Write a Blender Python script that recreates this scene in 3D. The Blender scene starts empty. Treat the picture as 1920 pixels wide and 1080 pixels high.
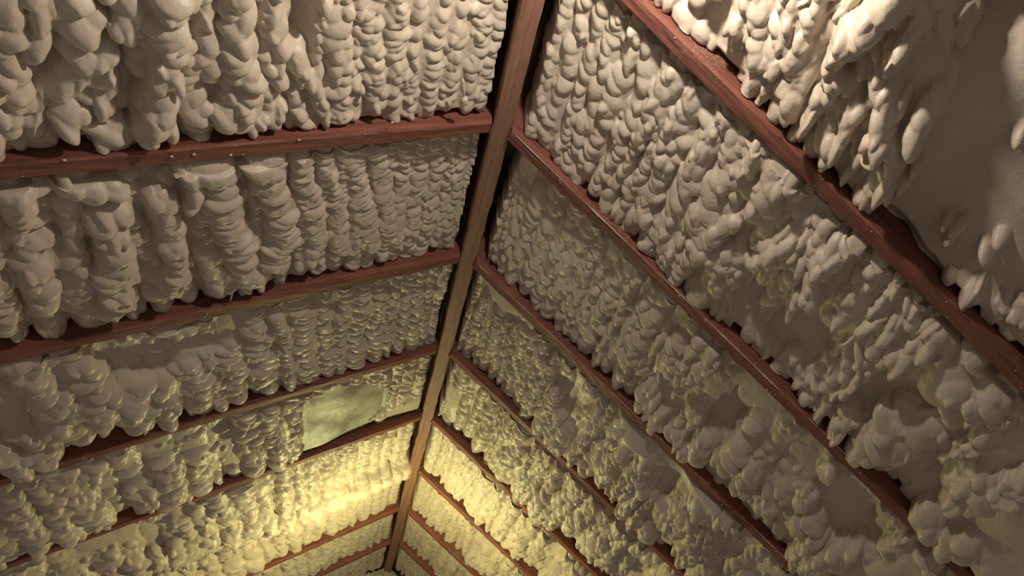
import bpy, math, random
import numpy as np
from mathutils import Vector, Matrix

scene = bpy.context.scene
C = scene.collection
rng = np.random.default_rng(11)
random.seed(5)

# ------------------------------------------------------------------ camera
S = 0.61            # rafter spacing
H = 1.725           # ridge underside above the camera
Y0 = 0.0095
YAW, PITCH, ROLL, FOC = 0.2149, 0.7027, 0.0083, 1265.0
CAM = np.array([-0.2312, -1.2395, 0.0])
_ca, _sa, _cb, _sb = math.cos(YAW), math.sin(YAW), math.cos(PITCH), math.sin(PITCH)
FWD = np.array([_sa*_cb, _ca*_cb, _sb])
_r = np.array([_ca, -_sa, 0.0]); _u = np.cross(_r, FWD)
RGT = math.cos(ROLL)*_r + math.sin(ROLL)*_u
UPV = -math.sin(ROLL)*_r + math.cos(ROLL)*_u
cam = bpy.data.cameras.new('camera'); camo = bpy.data.objects.new('camera', cam); C.objects.link(camo)
cam.sensor_width = 36; cam.lens = 36*FOC/1920; cam.clip_start = .02; cam.clip_end = 60
camo.matrix_world = Matrix(((RGT[0], UPV[0], -FWD[0], CAM[0]), (RGT[1], UPV[1], -FWD[1], CAM[1]),
                            (RGT[2], UPV[2], -FWD[2], CAM[2]), (0, 0, 0, 1)))
scene.camera = camo

# ------------------------------------------------------------------ world, lights, exposure
w = bpy.data.worlds.new('world'); scene.world = w; w.use_nodes = True
bg = w.node_tree.nodes['Background']; bg.inputs[0].default_value = (1.0, .85, .74, 1); bg.inputs[1].default_value = .15
def point(name, loc, col, power, rad):
    l = bpy.data.lights.new(name, 'POINT'); l.color = col; l.energy = power; l.shadow_soft_size = rad
    o = bpy.data.objects.new(name, l); C.objects.link(o); o.location = loc; return o
point('work_light', (0.12, -1.0, H-0.335), (1.0, .89, .75), 33, .03)       # hangs under the ridge just above the frame
point('trouble_light', (-.06, 3.95*S, H-0.75), (.97, .89, .37), 33, .03)     # second lamp further down the attic
scene.view_settings.view_transform = 'Standard'; scene.view_settings.look = 'None'
scene.view_settings.gamma = 1; scene.view_settings.use_curve_mapping = False
scene.view_settings.exposure = 0.0

# ------------------------------------------------------------------ roof geometry helpers
AL = 0.5585
SK = {-1: -0.113, 1: 0.302}
def rdir(s):
    return np.array([s*math.cos(AL)*math.cos(SK[s]), math.sin(SK[s]), -math.sin(AL)*math.cos(SK[s])])
D = {s: rdir(s) for s in (-1, 1)}
YV = np.array([0, 1.0, 0])
def nrm(s):
    n = np.cross(D[s], YV); n /= np.linalg.norm(n)
    return n if n[2] < 0 else -n
N = {s: nrm(s) for s in (-1, 1)}
ORG = {-1: np.array([0, Y0, H]), 1: np.array([0, Y0, H]), 0: np.array([0, 7.06*S, H+.2])}
VV = {-1: YV, 1: YV, 0: np.array([0, 0, -1.0])}
D[0] = np.array([1.0, 0, 0]); N[0] = np.array([0, -1.0, 0]); SK[0] = 0.
def P(s, u, v, h=0.0):
    """point on the slope: u metres down the rafter, v in metres along the ridge, h towards the attic"""
    return ORG[s] + D[s]*u + VV[s]*v + N[s]*h
def at(px, py, s, h=0.0):
    """slope coordinates (u, v) seen at a pixel of the photograph"""
    d = RGT*(px-960)/FOC + UPV*(540-py)/FOC + FWD
    o = P(s, 0, 0, h)
    t = ((o-CAM) @ N[s])/(d @ N[s])
    q = CAM + d*t - o
    u = q[0]/D[s][0]
    return u, q[1]-u*D[s][1]

def tag(o, label=None, cat=None, group=None, kind=None):
    if label: o['label'] = label
    if cat: o['category'] = cat
    if group: o['group'] = group
    if kind: o['kind'] = kind
    return o
def mesh_np(name, co, faces, mat, parent=None, smooth=True):
    me = bpy.data.meshes.new(name)
    co = np.asarray(co, np.float32); faces = np.asarray(faces, np.int32)
    me.vertices.add(len(co)); me.vertices.foreach_set('co', co.ravel())
    n = len(faces); me.loops.add(n*4); me.loops.foreach_set('vertex_index', faces.ravel())
    me.polygons.add(n); me.polygons.foreach_set('loop_start', np.arange(n, dtype=np.int32)*4)
    try: me.polygons.foreach_set('loop_total', np.full(n, 4, np.int32))
    except Exception: pass
    me.polygons.foreach_set('use_smooth', np.full(n, smooth))
    me.update(calc_edges=True); me.materials.append(mat)
    o = bpy.data.objects.new(name, me); C.objects.link(o)
    if parent: o.parent = parent
    return o
def grid_faces(a, b):
    i = np.arange(a*b).reshape(a, b)
    return np.stack([i[:-1, :-1], i[1:, :-1], i[1:, 1:], i[:-1, 1:]], -1).reshape(-1, 4)

# ------------------------------------------------------------------ materials
def mat(name):
    m = bpy.data.materials.new(name); m.use_nodes = True
    return m, m.node_tree.nodes, m.node_tree.links, m.node_tree.nodes['Principled BSDF']
def noise(n, l, scale, detail=3, rough=.5, vec=None, dist=0):
    t = n.new('ShaderNodeTexNoise'); t.inputs['Scale'].default_value = scale
    t.inputs['Detail'].default_value = detail; t.inputs['Roughness'].default_value = rough; t.inputs['Distortion'].default_value = dist
    if vec is not None: l.new(vec, t.inputs['Vector'])
    return t
def ramp(n, l, src, stops):
    r = n.new('ShaderNodeValToRGB'); e = r.color_ramp.elements
    while len(e) > 1: e.remove(e[0])
    e[0].position, e[0].color = stops[0][0], (*stops[0][1], 1)
    for p, c in stops[1:]:
        q = e.new(p); q.color = (*c, 1)
    l.new(src, r.inputs[0]); return r
def bump(n, l, src, strength, dist, normal=None):
    b = n.new('ShaderNodeBump'); b.inputs['Strength'].default_value = strength; b.inputs['Distance'].default_value = dist
    l.new(src, b.inputs['Height'])
    if normal is not None: l.new(normal, b.inputs['Normal'])
    return b

def foam_material():
    m, n, l, b = mat('spray_foam')
    tc = n.new('ShaderNodeTexCoord').outputs['Object']
    a = noise(n, l, 2.2, 4, .6, tc)
    c = ramp(n, l, a.outputs['Fac'], [(.3, (.50, .41, .325)), (.5, (.56, .475, .385)), (.72, (.62, .54, .445))])
    l.new(c.outputs[0], b.inputs['Base Color'])
    f = noise(n, l, 90, 3, .55, tc); g = noise(n, l, 420, 2, .5, tc)
    b1 = bump(n, l, f.outputs['Fac'], .35, .004); b2 = bump(n, l, g.outputs['Fac'], .15, .001, b1.outputs[0])
    l.new(b2.outputs[0], b.inputs['Normal'])
    r = n.new('ShaderNodeMapRange'); r.inputs[3].default_value = .30; r.inputs[4].default_value = .55
    l.new(noise(n, l, 14, 3, .5, tc).outputs['Fac'], r.inputs[0]); l.new(r.outputs[0], b.inputs['Roughness'])
    b.inputs['Specular IOR Level'].default_value = .45
    return m
FOAM = foam_material()

def wood_material(name, dark, mid, light, dust=.5, rough=.6):
    m, n, l, b = mat(name)
    tc = n.new('ShaderNodeTexCoord').outputs['Object']
    mp = n.new('ShaderNodeMapping'); mp.inputs['Scale'].default_value = (1.2, 38, 38); l.new(tc, mp.inputs['Vector'])
    g = noise(n, l, 2.0, 5, .62, mp.outputs[0], .6)
    c = ramp(n, l, g.outputs['Fac'], [(.3, dark), (.52, mid), (.75, light)])
    big = noise(n, l, 3.5, 3, .6, tc)
    sp = noise(n, l, 260, 2, .6, tc)
    mu = n.new('ShaderNodeMath'); mu.operation = 'MULTIPLY'; l.new(big.outputs['Fac'], mu.inputs[0]); l.new(sp.outputs['Fac'], mu.inputs[1])
    dr = ramp(n, l, mu.outputs[0], [(.36, (0, 0, 0)), (.42, (dust, dust, dust))])
    mx = n.new('ShaderNodeMix'); mx.data_type = 'RGBA'
    l.new(dr.outputs[0], mx.inputs['Factor']); l.new(c.outputs[0], mx.inputs['A']); mx.inputs['B'].default_value = (.42, .33, .28, 1)
    l.new(mx.outputs['Result'], b.inputs['Base Color'])
    b.inputs['Roughness'].default_value = rough; b.inputs['Specular IOR Level'].default_value = .35
    b1 = bump(n, l, g.outputs['Fac'], .5, .002); b2 = bump(n, l, sp.outputs['Fac'], .4, .0015, b1.outputs[0])
    l.new(b2.outputs[0], b.inputs['Normal'])
    return m
RED = wood_material('red_stained_wood', (.11, .042, .031), (.205, .074, .053), (.30, .115, .078), .75)
BROWN = wood_material('brown_ridge_wood', (.17, .085, .062), (.25, .125, .085), (.33, .18, .12), .3)
DECK = wood_material('roof_deck_wood', (.03, .018, .013), (.05, .03, .02), (.08, .045, .03), .1, .8)
def smooth_foam():
    m, n, l, b = mat('smooth_foam_skin')
    tc = n.new('ShaderNodeTexCoord').outputs['Object']
    a = noise(n, l, 9, 4, .6, tc)
    c = ramp(n, l, a.outputs['Fac'], [(.40, (.21, .195, .15)), (.48, (.31, .30, .235)), (.62, (.38, .365, .29))])
    l.new(c.outputs[0], b.inputs['Base Color']); b.inputs['Roughness'].default_value = .5
    l.new(bump(n, l, noise(n, l, 30, 5, .6, tc).outputs['Fac'], .3, .004).outputs[0], b.inputs['Normal'])
    return m
SKIN = smooth_foam()

# ------------------------------------------------------------------ roof deck, ridge beam, rafters
def frame_of(org, X, Z):
    Yx = np.cross(Z, X)
    return Matrix(((X[0], Yx[0], Z[0], org[0]), (X[1], Yx[1], Z[1], org[1]), (X[2], Yx[2], Z[2], org[2]), (0, 0, 0, 1)))
def board(name, M, length, width, depth, matl, seed=0, seg=90, rough=.0012, parent=None, cut=0.):
    """a sawn board on edge: local x along it, z = 0 its lower face, slightly uneven arrises"""
    r = np.random.default_rng(seed); hw = width/2; b = .004
    prof = [(-hw, depth), (-hw, .09), (-hw, .04), (-hw, b), (-hw+b, 0), (-hw*.33, 0), (hw*.33, 0), (hw-b, 0), (hw, b), (hw, .04), (hw, .09), (hw, depth)]
    wv = np.cumsum(r.normal(size=seg))*.0005; wv -= np.linspace(wv[0], wv[-1], seg)
    co = [(x-h*cut*max(0, 1-x/.5), a+wv[i]+(r.normal()*rough if h < .03 else 0), h+(r.normal()*rough*.6 if h < .03 else 0))
          for i, x in enumerate(np.linspace(0, length, seg)) for a, h in prof]
    m = len(prof); idx = np.arange(seg*m).reshape(seg, m); nx = np.roll(idx, -1, 1)
    f = np.stack([idx[:-1], idx[1:], nx[1:], nx[:-1]], -1).reshape(-1, 4)
    caps = [[idx[e, q], idx[e, q+1], idx[e, m-2-q], idx[e, m-1-q]] for e in (0, seg-1) for q in range(m//2-1)]
    o = mesh_np(name, co, np.vstack([f, np.array(caps)]), matl, parent, smooth=False)
    o.matrix_world = M
    return o

# roof deck (behind the foam), ridge beam, gable wall
DEPTH = .150
KMIN, KMAX = -4, 8
def deck(s, name):
    a = [P(s, u, v, h) for h in (-DEPTH-.001, -DEPTH-.03) for u, v in ((-.108, KMIN*S-.3), (4.6, KMIN*S-1.2), (4.6, KMAX*S+1.6), (-.108, KMAX*S+.3))]
    f = [(0, 1, 2, 3), (4, 5, 6, 7), (0, 1, 5, 4), (1, 2, 6, 5), (2, 3, 7, 6), (3, 0, 4, 7)]
    return tag(mesh_np(name, a, f, DECK, smooth=False), kind='structure')
deck(-1, 'ceiling'); deck(1, 'ceiling')

RB = board('ridge_beam', frame_of(np.array([0, KMIN*S, H-.004]), YV, np.array([0, 0, 1.0])), (KMAX-KMIN)*S, .060, .172, BROWN, 3, 200)
tag(RB, 'long brown ridge beam running down the middle of the roof between the rafters', 'beam')

RAFT = {
 (-1, -1): 'red rafter out of the frame above the top left foam',
 (1, -2): 'red rafter beyond the upper right corner, above the foam with thick curling strands',
 (-1, 0): 'topmost left red rafter, crossing just under the lobed foam at upper left',
 (-1, 1): 'second left rafter from the top, white dust along its upper side',
 (-1, 2): 'third left rafter from the top, its ridge end reaching the brown bend of the ridge',
 (-1, 3): 'fourth left rafter, thin orange strip below the bare flat patch',
 (-1, 4): 'fifth left rafter, almost buried under yellow lit foam at bottom centre',
 (1, -1): 'wide red rafter at top right, running from the top edge to the right edge',
 (1, 0): 'second right red rafter, meeting the ridge beside the topmost left rafter',
 (1, 1): 'third right rafter, dark and running down to the bottom edge right of centre',
 (1, 2): 'fourth right rafter, short orange strip bounded by dark gaps near the ridge',
 (1, 3): 'fifth right rafter, thin orange strip in the yellow lit foam',
 (1, 4): 'sixth right rafter, dim brown strip at the bottom right of the ridge foot',
 (-1, 5): 'sixth left rafter, dim and mostly under foam at the bottom edge',
 (-1, 6): 'last left rafter before the gable, at the very foot of the ridge',
 (1, 6): 'last right rafter before the gable, at the very foot of the ridge',
 (1, 5): 'seventh right rafter, faint brown strip at the very bottom centre',
}
RLEN = {-1: 3.6, 1: 3.6}
for (s, k), lab in RAFT.items():
    u0 = .032/math.cos(AL)
    o = board('roof_rafter', frame_of(P(s, u0, k*S), D[s], -N[s]), RLEN[s], .040, DEPTH, RED, 40+k*3+s, cut=math.tan(AL))
    tag(o, lab, 'rafter')

# ------------------------------------------------------------------ foam height fields
def vnoise(x, y, seed):
    """smooth value noise in -1..1"""
    r = np.random.default_rng(seed); T = r.uniform(-1, 1, (64, 64))
    xi = np.floor(x).astype(int); yi = np.floor(y).astype(int); xf = x-xi; yf = y-yi
    xf = xf*xf*(3-2*xf); yf = yf*yf*(3-2*yf); a = xi % 64; b = yi % 64; a1 = (a+1) % 64; b1 = (b+1) % 64
    return (T[a, b]*(1-xf)+T[a1, b]*xf)*(1-yf)+(T[a, b1]*(1-xf)+T[a1, b1]*xf)*yf
def fbm(x, y, seed, o=3):
    t = 0; a = 1; n = 0
    for i in range(o):
        t = t+a*vnoise(x*2**i+i*7.3, y*2**i+i*3.1, seed+i); n += a; a *= .5
    return t/n
def sst(a, b, x):
    t = np.clip((x-a)/(b-a), 0, 1); return t*t*(3-2*t)

class Field:
    def __init__(self, s, k, u0, u1, res, over=0, start=0):
        g = .0215/math.cos(SK[s])
        self.s, self.k, self.res = s, k, res
        self.U = np.arange(u0, u1, res); self.v0, self.v1 = (k*S+g, (k+1)*S-g) if s else (.02, 1.5)
        self.vr = self.v1; self.v1 += over; self.v0 += start
        nv = int((self.v1-self.v0)/res)+1
        self.V = np.linspace(self.v0, self.v1, nv); self.rv = self.V[1]-self.V[0]
        self.uu, self.vv = np.meshgrid(self.U, self.V, indexing='ij')
    def win(self, cu, cv, r):
        i0 = max(0, int((cu-r-self.U[0])/self.res)); i1 = min(len(self.U), int((cu+r-self.U[0])/self.res)+2)
        j0 = max(0, int((cv-r-self.v0)/self.rv)); j1 = min(len(self.V), int((cv+r-self.v0)/self.rv)+2)
        return (slice(i0, i1), slice(j0, j1)) if i1 > i0+1 and j1 > j0+1 else None
    def at(self, A, u, v):
        i = min(max(int((u-self.U[0])/self.res), 0), len(self.U)-1); j = min(max(int((v-self.v0)/self.rv), 0), len(self.V)-1)
        return A[i, j]
    def stamp(self, A, cu, cv, ru, rv, h, z, ang=0., tilt=0., p=.62, k=.003):
        w = self.win(cu, cv, max(ru, rv))
        if w is None: return
        du = self.uu[w]-cu; dv = self.vv[w]-cv
        c, s_ = math.cos(ang), math.sin(ang)
        a = (du*c+dv*s_)/ru; b = (-du*s_+dv*c)/rv
        d2 = a*a+b*b
        cap = z+(h*(1+tilt*b))*np.maximum(1-d2, 0)**p
        m = d2 < 1
        X = A[w]; Y = np.where(m, cap, -9)
        e = np.maximum(k-np.abs(X-Y), 0)/k
        A[w] = np.maximum(X, Y)+e*e*k*.25

def foam(s, k, u0, u1, res, st, seed, label, feats=(), mat_=None, edge=None, over=0, start=0, part=None):
    """st: list of knots (u, rope pitch, ripple pitch, body height, ripple height, lump noise, base, meander, chaos)"""
    F = Field(s, k, u0, u1, res, over, start); r = np.random.default_rng(seed)
    st = np.array(st, float)
    def q(i, u): return np.interp(u, st[:, 0], st[:, i])
    lump = fbm(F.uu*5.2, F.vv*5.2, seed, 2)*1.35
    base = q(6, F.uu)+q(5, F.uu)*lump
    # edges fall back towards the deck, unevenly
    e = edge or (.030, .075, .03, .085)
    vr = F.v1
    dn = F.vv-F.v0; df = F.v1-F.vv
    wn = e[0]*(1+.5*vnoise(F.uu*9, F.uu*0, seed+5)); wf = e[2]*(1+.7*vnoise(F.uu*8, F.uu*0+3, seed+6))
    base = base-e[1]*(1-sst(0, 1, dn/wn))-e[3]*(1-sst(0, 1, df/wf))
    if over: base = np.maximum(base, .016-.02*sst(.5, 1.2, F.uu) + 0*base)*sst(F.vr-.09, F.vr-.02, F.vv)+base*(1-sst(F.vr-.09, F.vr-.02, F.vv))-e[3]*(1-sst(0, .02, df))
    flat = np.zeros_like(base)                      # where the surface stays smooth
    def inside(pts):
        Q = [at(px, py, s, -.03) for px, py in pts]
        X = F.uu+.022*fbm(F.uu*15, F.vv*15, seed+60, 3); Y = F.vv+.022*fbm(F.uu*15, F.vv*15, seed+70, 3)
        m = np.zeros(X.shape, bool)
        for (x0, y0), (x1, y1) in zip(Q, Q[1:]+Q[:1]):
            if abs(y1-y0) < 1e-9: continue
            m ^= ((y0 > Y) != (y1 > Y)) & (X < (x1-x0)*(Y-y0)/(y1-y0)+x0)
        return m.astype(float)
    def blur(m, n):
        kk = np.ones(n)/n
        for ax in (0, 1):
            for _ in (0, 1):
                pad = [(n//2, n//2) if a_ == ax else (0, 0) for a_ in (0, 1)]
                m = np.apply_along_axis(lambda q_: np.convolve(q_, kk, 'valid'), ax, np.pad(m, pad, 'edge'))
        return m
    for ft in feats:
        if ft[0] == 'poly':                          # a traced hollow, sheet or swell
            _, pts, dz, fl, soft = ft
            m = inside(pts)
            if fl: flat = np.maximum(flat, m*fl)
            base = base+dz*blur(m, max(3, int(soft/res)//2*2+1))
    for ft in feats:
        if ft[0] == 'smooth':
            _, px, py, ru, rv, ang, dz = ft
            cu, cv = at(px, py, s, -.02)
            c, s_ = math.cos(ang), math.sin(ang); du = F.uu-cu; dv = F.vv-cv
            d = np.sqrt(((du*c+dv*s_)/ru)**2+((-du*s_+dv*c)/rv)**2)+.16*fbm(F.uu*18, F.vv*18, seed+40, 2)
            m = 1-sst(.8, 1.05, d); flat = np.maximum(flat, m); base = base+dz*m
        if ft[0] == 'dip':
            _, px, py, ru, rv, ang, dz = ft
            cu, cv = at(px, py, s, -.02)
            c, s_ = math.cos(ang), math.sin(ang); du = F.uu-cu; dv = F.vv-cv
            d = np.sqrt(((du*c+dv*s_)/ru)**2+((-du*s_+dv*c)/rv)**2)+.2*fbm(F.uu*12, F.vv*12, seed+41, 2)
            base = base+dz*(1-sst(.35, 1.0, d))
    A = base.copy()
    ropes = []
    cu = u0-.02
    while cu < u1+.05:
        wv = q(1, cu)*(r.uniform(.75, 1.3) if s < 0 else r.uniform(.62, 1.55))
        ropes.append((cu+wv/2, wv, r.uniform(0, 6.3), r.uniform(3, 8), r.uniform(.7, 1.25), r.uniform(-.35, .35)))
        cu += wv
    # columns: (points along it, width) -- traced and added ones first, procedural ones elsewhere
    cols = []; taken = []; wa = {1: .030, -1: .010, 0: .02}[s]; wn_ = fbm(F.uu*3.4+2, F.vv*3.4, seed+80, 2)*sst(.0, .5, F.uu)
    for ft in feats:
        if ft[0] == 'cols':
            for pts, wpx, hh in ft[1]:
                Q = []; n_ = len(pts)
                ws = []
                for i, (px, py) in enumerate(pts):
                    Q.append(at(px, py, s, -.015))
                    a_ = pts[max(i-1, 0)]; b_ = pts[min(i+1, n_-1)]
                    tx, ty = b_[0]-a_[0], b_[1]-a_[1]; L = math.hypot(tx, ty)
                    e1 = at(px-ty/L*wpx/2, py+tx/L*wpx/2, s, -.015); e2 = at(px+ty/L*wpx/2, py-tx/L*wpx/2, s, -.015)
                    ws.append(math.hypot(e1[0]-e2[0], (e1[1]-e2[1])*.6))
                cols.append((Q, float(np.mean(ws)), hh, 1))
        if ft[0] == 'clear':
            taken.append(ft[1:])
    for (c, wv, ph, fr, hh, sl) in ropes:
        me = q(7, c); v = F.v0; Q = []
        vend = F.v1-r.uniform(.0, .032)
        while v < vend:
            Q.append((c+me*math.sin(v*fr+ph)+sl*(v-F.v0)*me*4+wa*F.at(wn_, c, v), v)); v += wv*.5
        Q.append((Q[-1][0], vend))
        if any(t0 < c < t1 for t0, t1 in taken): hh *= .55; wv *= .75
        cols.append((Q, wv, hh, 0))
    fine = []
    for (Q, wv, hh, tr) in cols:                     # resample evenly
        o_ = []
        for (a0, b0), (a1, b1) in zip(Q[:-1], Q[1:]):
            L = math.hypot(a1-a0, b1-b0); n_ = max(1, int(L/.008))
            o_ += [(a0+(a1-a0)*i/n_, b0+(b1-b0)*i/n_) for i in range(n_)]
        o_ += [Q[-1]]
        x = np.array(o_)
        if len(x) > 9:
            kk = np.ones(7)/7
            x = np.stack([np.convolve(np.pad(x[:, i], 3, 'edge'), kk, 'valid') for i in (0, 1)], 1)
        fine.append((x, wv, hh, tr))
    body = A.copy()
    for (x, wv, hh, tr) in fine:
        for i in range(0, len(x), max(1, int(wv*.16/.008))):
            c, v = x[i]; g = wv*.5*(1+.16*math.sin(i*.35+wv*200)+.1*math.sin(i*.83))
            if q(8, c) > .4: hk = np.clip(F.at(lump, c, v)*1.6+.75, .15, 1)
            else: hk = 1.
            hk *= 1-F.at(flat, c, v)
            if hk < .08: continue
            F.stamp(body, c, v, g*1.1, g*1.1, q(3, c)*hh*hk*(1.35 if tr else 1), F.at(base, c, v)-.001, p=.5, k=.004)
    A = body.copy()
    for (x, wv, hh, tr) in fine:
        i = 0.
        while i < len(x):
            c, v = x[int(i)]; j = min(int(i)+2, len(x)-1); i2 = max(j-4, 0)
            an = math.atan2(x[j][1]-x[i2][1], x[j][0]-x[i2][0])-math.pi/2
            rp = q(2, c); rh = q(4, c)*(hh if tr else 1); ch = q(8, c); rp *= 1+.35*math.sin(i*.11+wv*900)
            lowp = ch > .4 and F.at(lump, c, v) < -.12 and r.random() < .8
            if F.at(flat, c, v) < .5 and not lowp:
                n = 1 if r.random() > ch else 2
                for t in range(n):
                    off = r.normal()*wv*(.07+.22*ch); xx = c+off*math.cos(an); v2 = v+off*math.sin(an)+r.normal()*rp*.25*ch
                    ru = wv*r.uniform(.40, .58)*(1 if n == 1 else .62); rv = rp*r.uniform(.70, 1.1)*(1+.3*ch)
                    if n == 2: rv = max(rv, ru*.85)
                    F.stamp(A, xx, v2, ru, rv, rh*r.uniform(.7, 1.35)+.008, F.at(body, xx, v2)-.008-.25*rh*r.random(),
                            ang=an+r.normal()*(.14+.45*ch), tilt=.35, p=.5, k=.0022)
            i += rp*r.uniform(.65, 1.4)/.008
    # small late droplets
    nd = int((u1-u0)*(F.v1-F.v0)*260)
    for _ in range(nd):
        x = r.uniform(u0, u1); v = r.uniform(F.v0, F.v1)
        ch = q(8, x)
        if r.random() > .25+.75*ch or F.at(flat, x, v) > .4: continue
        a = r.uniform(.006, .016)*(.7+q(2, x)*14)
        F.stamp(A, x, v, a*r.uniform(.8, 1.2), a*r.uniform(.9, 1.6), a*r.uniform(.5, 1.0), F.at(A, x, v)-a*.15, ang=r.normal()*.5, tilt=.4, p=.5)
    for ft in feats:
        if ft[0] == 'rope':                          # a traced strand: pixels along it, width, height, ripple pitch
            _, pts, wd, ht, rp = ft
            Q = [at(px, py, s, .0) for px, py in pts]
            for (a0, b0), (a1, b1) in zip(Q[:-1], Q[1:]):
                L = math.hypot(a1-a0, b1-b0); n_ = max(1, int(L/(wd*.22))); an = math.atan2(b1-b0, a1-a0)
                for i in range(n_+1):
                    t = i/n_; x = a0+(a1-a0)*t; v = b0+(b1-b0)*t
                    F.stamp(A, x, v, wd*.5, wd*.5, ht*.75, F.at(base, x, v), p=.5, k=.006)
                n_ = max(1, int(L/rp))
                for i in range(n_+1):
                    t = (i+r.uniform(-.25, .25))/n_; x = a0+(a1-a0)*t+r.normal()*wd*.06; v = b0+(b1-b0)*t+r.normal()*wd*.06
                    F.stamp(A, x, v, rp*r.uniform(.8, 1.2), wd*r.uniform(.42, .58), ht*.35, F.at(base, x, v)+ht*.62, ang=an, tilt=.2, p=.55)
        if ft[0] == 'blob':
            _, px, py, ru, rv, ang, ht = ft
            cu, cv = at(px, py, s, .0)
            F.stamp(A, cu, cv, ru, rv, ht, F.at(base, cu, cv), ang=ang, tilt=.25, p=.5, k=.008)
    A += .0016*fbm(F.uu*42, F.vv*42, seed+9, 2)*(1-.5*flat)
    A = np.clip(A, -DEPTH+.012, .09)
    # strands lean over: lower lips hang towards the far rafter
    lean = (A-base)*((.46 if s > 0 else .36) if s and k > 0 else .30)
    vv = F.vv+lean
    uu = F.uu+.006*fbm(F.uu*14, F.vv*14, seed+20, 2)+.003*vnoise(F.uu*60, F.vv*60, seed+21)
    below = A < .003
    vv = np.where(below, np.minimum(vv, F.v1), np.minimum(vv, F.v1+.013))
    o0 = ORG[s]; YV = VV[s]
    co = o0+uu[..., None]*D[s]+vv[..., None]*YV+A[..., None]*N[s]
    # skirts back to the deck on both long sides
    b0 = o0+F.U[:, None]*D[s]+F.v0*YV-(DEPTH-.004)*N[s]*-1*-1
    b1 = o0+F.U[:, None]*D[s]+F.v1*YV-(DEPTH-.004)*N[s]
    lip0 = o0+uu[:, :1].copy()*D[s]+F.v0*YV+np.minimum(A[:, :1], -.012)*N[s]
    lip1 = o0+uu[:, -1:].copy()*D[s]+F.v1*YV+np.minimum(A[:, -1:]-.0, -.012 if not over else .2)*N[s]
    co = np.concatenate([b0[:, None], lip0[:, None], co, lip1[:, None], b1[:, None]], 1)
    up = (DEPTH-.004+(co[0]-o0) @ N[s])/math.cos(AL)
    end = co[0]+up[:, None]*np.array([0, 0, 1.0])
    co = np.concatenate([end[None], co], 0)
    a, b = co.shape[:2]
    fc = grid_faces(a, b); co = co.reshape(-1, 3)
    if s == 0:
        co[:, 1] += np.where(co[:, 0] > 0, co[:, 0]*D[1][1]/D[1][0], co[:, 0]*D[-1][1]/D[-1][0])
    if s == 0:                                       # gable: keep what is under the roof slopes
        ok = co[:, 2] < H-np.abs(co[:, 0])*math.tan(AL)+.05
        fc = fc[ok[fc].all(1)]
    if part is not None:
        M_ = np.zeros((a, b), bool); M_[1:, 2:-2] = inside(part[0]) > .5
        sel = M_.ravel()[fc].all(1); keep = fc[sel]; fc = fc[~sel]
    o = mesh_np('spray_foam_panel', co, fc, mat_ or FOAM)
    if part is not None:
        ids, inv = np.unique(keep, return_inverse=True)
        tag(mesh_np(part[1], co[ids], inv.reshape(-1, 4), SKIN, o), part[2])
    tag(o, label, 'spray foam')
    return o, F, A

UL, UR = .038, .070
#            u   pitch  ripple body  rip   lump  base  meand chaos
NEARL = [(0,  .050, .024, .006, .010, .004, -.056, .006, .22),
         (.45, .055, .026, .010, .012, .008, -.056, .008, .22),
         (.9, .085, .036, .032, .016, .012, -.054, .012, .25),
         (1.6, .11, .045, .042, .020, .018, -.054, .014, .3)]
MIDL = [(0,  .044, .020, .010, .010, .004, -.060, .004, .10),
        (.5, .055, .022, .018, .011, .008, -.056, .006, .12),
        (1.0, .080, .026, .036, .014, .014, -.056, .010, .22),
        (1.8, .10, .032, .042, .018, .022, -.056, .014, .4)]
FARL = [(0,  .060, .020, .008, .015, .010, -.058, .006, .10),
        (.6, .075, .024, .018, .017, .018, -.048, .010, .25),
        (1.2, .085, .030, .030, .018, .030, -.040, .016, .6),
        (3.0, .09, .034, .032, .020, .034, -.038, .018, .75)]
NEARR = [(0,  .040, .026, .010, .010, .004, -.056, .004, .25),
         (.5, .050, .032, .020, .012, .008, -.054, .008, .35),
         (1.0, .062, .036, .028, .016, .022, -.038, .014, .45),
         (1.8, .075, .038, .034, .020, .036, -.030, .020, .6)]
HIGHR = [(a, b, c, d*1.0, e, f, -.046, g, h) for a, b, c, d, e, f, _, g, h in NEARR]
FARR = [(0,  .050, .020, .009, .015, .006, -.058, .005, .1),
        (.5, .060, .026, .018, .017, .022, -.050, .012, .4),
        (1.2, .060, .030, .026, .018, .040, -.030, .018, .8),
        (3.0, .065, .032, .026, .020, .044, -.038, .018, .9)]

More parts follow.
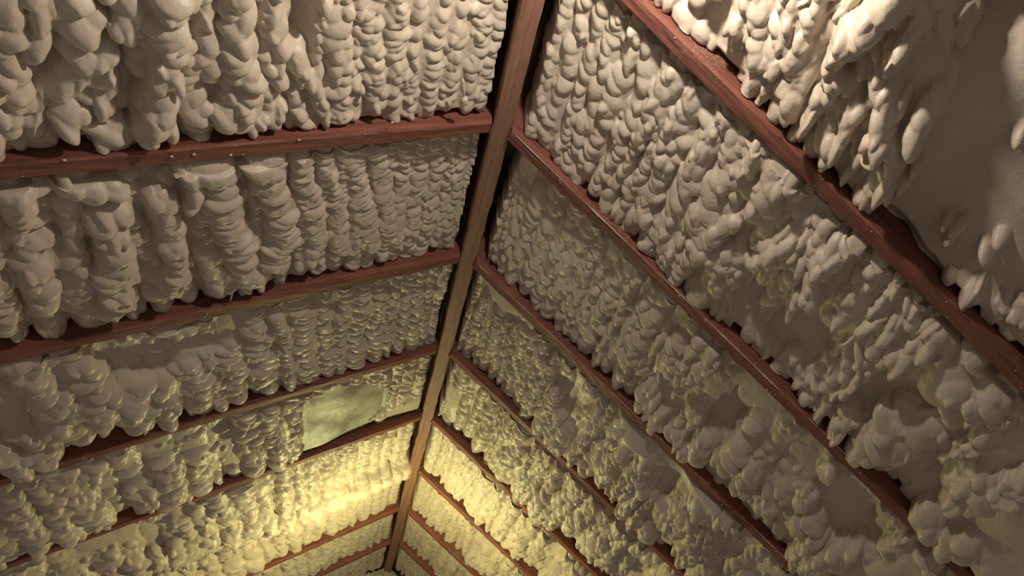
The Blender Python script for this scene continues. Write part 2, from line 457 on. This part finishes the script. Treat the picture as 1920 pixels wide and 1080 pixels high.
F_L1 = [('clear', .42, 1.75), ('cols', [
 ([(-70,-30),(-60,80),(-40,180),(-30,270)], 80, 1.0), ([(0,-30),(5,80),(10,180),(25,235)], 62, .95), ([(65,-30),(72,30),(62,85)], 62, 1.0),
 ([(130,-30),(150,55),(158,110),(120,160),(110,200),(130,240)], 62, 1.0), ([(90,150),(70,200),(60,235)], 46, .7), ([(196,85),(200,130),(190,160),(185,195)], 46, 1.0),
 ([(232,-30),(240,30),(243,75)], 60, .9), ([(305,-30),(305,60),(318,110),(300,190),(288,245)], 74, 1.3),
 ([(165,235),(205,245),(250,262)], 50, .9), ([(372,-30),(385,60),(397,110),(395,150)], 46, .9), ([(352,110),(350,150),(345,195),(372,215)], 46, .8),
 ([(440,-30),(445,50),(452,110),(472,160),(462,215)], 62, 1.15), ([(408,215),(440,235),(490,235),(535,200)], 44, 1.0),
 ([(520,-30),(525,60),(533,120),(535,155)], 40, 1.05), ([(553,85),(575,130),(600,165),(618,205),(620,232)], 26, 1.15), ([(565,215),(592,240)], 26, .8),
 ([(638,-30),(638,60),(645,120),(655,180),(645,232)], 56, 1.0), ([(690,-30),(700,60),(703,110),(728,160),(722,205)], 42, .9),
 ([(742,-30),(750,60),(760,120),(768,170)], 34, .9)]),
 ('poly', [(550,-60),(592,-60),(588,60),(580,90),(552,85)], -.03, 1, .02)]
F_L2 = [('clear', .50, 1.95), ('cols', [
 ([(-60,350),(-40,430),(-20,520),(0,600)], 78, 1.0), ([(20,350),(35,420),(60,490),(85,560)], 70, 1.1), ([(110,345),(160,345),(215,350)], 62, 1.2),
 ([(130,370),(140,440),(150,520),(165,585)], 50, .8), ([(205,390),(215,460),(205,520),(205,570)], 68, 1.2), ([(290,365),(315,420),(325,480),(310,550)], 50, 1.0),
 ([(340,305),(370,350),(355,375)], 36, 1.2), ([(390,295),(415,350),(420,400),(455,470),(455,505),(490,530)], 72, 1.2), ([(395,480),(410,520),(430,545)], 50, .8),
 ([(490,290),(505,340),(532,390),(535,440),(515,500)], 62, 1.2), ([(560,280),(572,330),(590,400),(600,450),(585,495)], 42, 1.1),
 ([(613,278),(620,330),(640,390),(640,440),(650,478)], 36, 1.0), ([(665,275),(672,340),(690,400),(700,470)], 42, 1.05), ([(715,275),(722,340),(735,400),(745,460)], 38, 1.0)])]
F_R0 = [('clear', .55, 1.75), ('cols', [([(1900,-230),(1835,-40),(1805,50),(1780,130),(1740,220),(1715,290)], 54, 1.9), ([(1690,290),(1665,335)], 40, 1.3), ([(1960,-260),(1900,-120),(1870,-60)], 60, 1.8), ([(1800,-260),(1740,-120),(1700,-40)], 60, 1.6),  # strands beyond the frame are added, and crests heightened, to shade the hollow
 ([(1418,-30),(1428,40),(1420,90),(1430,130)], 44, 1.0), ([(1480,-30),(1478,50),(1462,100),(1440,130)], 44, 1.0),
 ([(1545,-40),(1530,20),(1505,80),(1475,120)], 44, 1.0), ([(1500,90),(1480,140),(1490,180),(1480,215)], 48, .9), ([(1520,120),(1500,160)],36,.7),
 ([(1700,-40),(1660,15),(1625,50),(1590,75)], 66, 1.8), ([(1590,75),(1560,92),(1558,115),(1578,140),(1562,170),(1535,200),(1512,228)], 34, 1.5),
 ([(1780,-30),(1750,40),(1770,80),(1745,110)], 44, 1.0), ([(1735,30),(1700,80),(1670,120),(1655,160),(1680,190),(1655,230),(1670,260)], 44, 1.7),
 ([(1615,190),(1590,205),(1592,240),(1575,270)], 34, 1.1), ([(1560,270),(1550,290)], 36, .9), ([(1820,0),(1830,30)], 34, .9),
 ([(1640,290),(1660,300)], 34, 1.0)]),
 ('poly', [(1265,-30),(1365,-30),(1368,60),(1368,120),(1340,100),(1300,50)], -.02, 1, .02),
 ('poly', [(1860,-60),(1800,60),(1775,140),(1725,250),(1690,320),(1640,400),(1700,470),(1780,520),(1900,600),(2200,800),(2500,300),(2200,-300)], -.055, 1, .03),
 ('blob', 1692, 360, .024, .032, .2, .062), ('blob', 1712, 340, .018, .02, 0, .05), ('blob', 1718, 278, .016, .026, .1, .05),
 ('blob', 1915, 285, .02, .026, 0, .05), ('blob', 1795, 450, .022, .03, .3, .05), ('blob', 1772, 440, .015, .018, 0, .05),
 ('blob', 1780, 470, .015, .025, .3, .045), ('blob', 1850, 500, .03, .018, .5, .05), ('blob', 1875, 475, .02, .02, 0, .045)]
F_R1 = [('clear', .85, 1.35), ('cols', [
 ([(1265,140),(1225,190),(1195,250)], 38, 1.1), ([(1310,130),(1290,190),(1255,240),(1235,300)], 34, 1.0), ([(1375,190),(1340,230),(1310,290),(1290,340)], 34, 1.1),
 ([(1400,215),(1380,240),(1360,300)], 34, .9), ([(1445,255),(1412,290),(1392,350)], 26, 1.4), ([(1485,290),(1455,330),(1425,352)], 36, 1.0),
 ([(1375,320),(1350,355),(1330,400),(1310,440)], 60, 1.1), ([(1300,330),(1275,370),(1260,420),(1235,460)], 40, 1.0),
 ([(1250,300),(1225,350),(1205,410)], 38, 1.0), ([(1500,325),(1450,350),(1405,395),(1350,430),(1300,480)], 44, 1.2),
 ([(1570,365),(1520,395),(1480,445),(1430,480),(1380,510)], 40, 1.1), ([(1450,410),(1400,450),(1330,490)], 36, .9),
 ([(1400,500),(1360,540),(1320,545)], 36, .9), ([(1620,440),(1570,470),(1530,510),(1520,560)], 40, 1.1)]),
 ('poly', [(1410,600),(1500,590),(1530,560),(1570,620),(1540,690),(1500,690),(1440,650)], -.035, .8, .03),
 ('poly', [(1560,750),(1680,690),(1750,700),(1780,770),(1700,785),(1600,775)], -.04, 1, .03),
 ('poly', [(1640,870),(1730,830),(1800,880),(1790,950),(1700,960)], -.04, .8, .03),
 ('poly', [(1765,590),(1800,570),(1800,650),(1775,700),(1750,690)], .02, 1, .02),
 ('poly', [(1835,960),(1880,920),(2000,900),(2000,1200),(1860,1200),(1820,1060)], .04, 1, .06)]
F_R2 = [('poly', [(960,270),(985,300),(1035,345),(1020,365),(970,350),(955,310)], .0, 1, .03),
 ('poly', [(1330,745),(1380,730),(1420,760),(1405,810),(1340,840),(1315,790)], -.045, 1, .03),
 ('poly', [(1530,890),(1600,895),(1660,960),(1650,1020),(1560,1010),(1520,950)], -.04, 1, .03),
 ('poly', [(1600,1050),(1680,1010),(1740,1040),(1800,1120),(1600,1140)], .03, 1, .05)]
F_R3 = [('poly', [(893,500),(950,555),(1020,620),(990,605),(930,582),(893,530)], .015, 1, .02),
 ('poly', [(1165,765),(1205,790),(1300,880),(1370,945),(1330,945),(1240,872),(1165,805)], .035, 1, .02),
 ('poly', [(1040,700),(1090,680),(1110,760),(1060,800)], -.03, .6, .03)]
F_R4 = [('poly', [(828,715),(850,715),(866,770),(835,792)], .01, 1, .02)]
PATCH = [(560,748),(640,720),(732,722),(724,785),(690,800),(640,832),(556,852)]
F_L4 = [('rope', [(548,752),(600,728),(650,712),(728,708)], .045, .020, .016), ('rope', [(548,752),(536,800),(545,862)], .05, .026, .02),
 ('rope', [(735,722),(728,775),(700,800)], .02, .012, .012), ('poly', PATCH, .012, 1, .012), ('poly', [(722,778),(800,735),(803,775),(745,802),(715,800)], .02, 1, .03)]

L1F, _, _ = foam(-1, -1, UL, 2.2, .0035, NEARL, 101, 'big lobed cream foam along the top left edge, above the topmost left rafter', F_L1, edge=(.03, .075, .018, .06))
foam(-1, 0, UL, 2.3, .0035, MIDL, 102, 'foam of stacked rippled columns between the first and second left rafters', F_L2)
foam(-1, 1, UL, 2.7, .004, FARL, 103, 'foam between the second and third left rafters, pale rim-lit ripples near the ridge', edge=(.03, .07, .026, .06))
foam(-1, 2, UL, 3.2, .0045, FARL, 104, 'foam around the bare flat patch between the third and fourth left rafters', F_L4,
     edge=(.03, .06, .022, .045), part=(PATCH, 'bare_patch', 'flat grey green recessed patch'))
foam(-1, 3, UL, 3.5, .005, FARL, 105, 'bright yellow lit foam at bottom left just below the fourth left rafter', over=.075)
foam(-1, 4, UL, 3.5, .006, FARL, 106, 'dim grey foam at the bottom edge left of the ridge foot', start=.05, edge=(.03, .06, .03, .05))
foam(-1, 5, UL, 3.5, .007, FARL, 107, 'sliver of shaded foam at the lowest left bay beside the ridge')
foam(-1, 6, UL, 3.5, .008, FARL, 117, 'last strip of left foam against the gable, at the foot of the ridge')
foam(1, 6, .048, 3.5, .008, FARR, 118, 'last strip of right foam against the gable, at the foot of the ridge')
foam(1, -3, .3, 2.9, .005, NEARR, 108, 'shadowed brown foam in the far upper right corner')
foam(1, -2, UR, 2.9, .0035, HIGHR, 109, 'foam with thick curling strands and a shadowed side, above the wide top right rafter', F_R0, edge=(.03, .06, .022, .045))
foam(1, -1, UR, 2.9, .0035, NEARR, 110, 'cream beaded foam right of the ridge, just below the wide top right rafter', F_R1)
foam(1, 0, UR, 3.0, .004, NEARR, 111, 'foam between the second and third right rafters, clumpy towards the bottom right', F_R2)
foam(1, 1, .048, 3.2, .0045, FARR, 112, 'grey brown cauliflower foam left of the dark third right rafter', F_R3)
foam(1, 2, .048, 3.3, .005, FARR, 113, 'yellow lit rippled foam between the two short orange right rafters', F_R4)
foam(1, 3, .048, 3.3, .005, FARR, 114, 'yellow lit foam under the fifth right rafter, right of the ridge foot')
foam(1, 4, .048, 3.3, .006, FARR, 115, 'dim yellowish foam at the bottom edge right of the ridge foot')
foam(1, 5, .048, 3.3, .007, FARR, 116, 'shaded foam sliver at the bottom centre beyond the sixth right rafter')

GABLE = [(-3, .06, .03, .020, .014, .016, -.03, .012, .5), (3, .06, .03, .020, .014, .016, -.03, .012, .5)]
foam(0, 0, -1.5, 1.5, .01, GABLE, 130, 'dim foam on the gable end at the foot of the ridge beam')
# overspray on the rafters: pale crust along an upper arris, flecks, a drip
def bead(name, s, k, u0, u1, side_, rad, seed, parent):
    r = np.random.default_rng(seed); n = int((u1-u0)/.008); us = np.linspace(u0, u1, n)
    hv = .020/math.cos(SK[s])*side_
    rr = rad*np.clip(.55+.9*fbm(us*14, us*0, seed, 3), .12, 2.2)
    co = []
    for i, u in enumerate(us):
        c = P(s, u, k*S+hv, 0); 
        for a in range(6):
            t = a/6*2*math.pi
            co.append(c+(VV[s]*math.cos(t)*1.0+N[s]*math.sin(t)*.8)*rr[i]*r.uniform(.8, 1.2))
    idx = np.arange(n*6).reshape(n, 6); nx = np.roll(idx, -1, 1)
    f = np.stack([idx[:-1], idx[1:], nx[1:], nx[:-1]], -1).reshape(-1, 4)
    o = mesh_np(name, co, f, FOAM)
    o.parent = parent; o.matrix_parent_inverse = parent.matrix_world.inverted()
    return o
def drop(name, co_c, rad, axis, stretch, parent, seed):
    r = np.random.default_rng(seed); a = Vector(axis).normalized(); t = a.orthogonal().normalized(); b_ = a.cross(t)
    co = []
    for i in range(9):
        ph = math.pi*i/8; q_ = math.sin(ph)*(1+.25*math.cos(ph)); 
        for j in range(12):
            th = j/12*2*math.pi; w_ = rad*r.uniform(.92, 1.08)
            co.append(Vector(co_c)+a*(math.cos(ph)*-rad*stretch)+(t*math.cos(th)+b_*math.sin(th))*w_*q_)
    idx = np.arange(9*12).reshape(9, 12); nx = np.roll(idx, -1, 1)
    f = np.stack([idx[:-1], idx[1:], nx[1:], nx[:-1]], -1).reshape(-1, 4)
    o = mesh_np(name, [tuple(c) for c in co], f, FOAM)
    o.parent = parent; o.matrix_parent_inverse = parent.matrix_world.inverted()
    return o
def lift(px, py, s, h): return P(s, *at(px, py, s, h), h)
ax = lift(872, 205, -1, .012)-lift(868, 150, -1, .0)
drop('foam_drip', lift(871, 190, -1, .012), .011, ax, 1.5, L1F, 5)
drop('foam_drip', lift(869, 165, -1, .008), .0055, ax, 5.5, L1F, 6)
R = {o['label']: o for o in C.objects if o.name.startswith('roof_rafter')}
def raft(s, k): return R[RAFT[(s, k)]]
bpy.context.view_layer.update()
drop('foam_strand', lift(434, 556, -1, .0), .0022, lift(430, 575, -1, 0)-lift(440, 536, -1, 0), 10, raft(-1, 1), 9)
bead('foam_crust', 1, 0, .06, 1.5, -1, .0030, 301, raft(1, 0))
bead('foam_crust', 1, 1, .06, 2.6, -1, .002, 303, raft(1, 1))
for i, (px, py) in enumerate([(735, 229), (321, 293), (363, 289), (432, 290), (120, 300), (560, 262)]):
    u, v = at(px, py, -1, 0)
    drop('foam_fleck', P(-1, u, v, .001), .003, D[-1], 1.4, raft(-1, 0), 400+i)
fr = np.random.default_rng(77)
for (s, k), n in {(1, -1): 14, (1, 0): 14, (1, 1): 8, (-1, 1): 12, (-1, 0): 6, (-1, 2): 5}.items():
    for i in range(n):
        u = fr.uniform(.2, 2.0); v = k*S+fr.uniform(-.018, .018)
        drop('foam_fleck', P(s, u, v, .0005), fr.uniform(.001, .0024), D[s], fr.uniform(1, 1.8), raft(s, k), int(fr.integers(9999)))
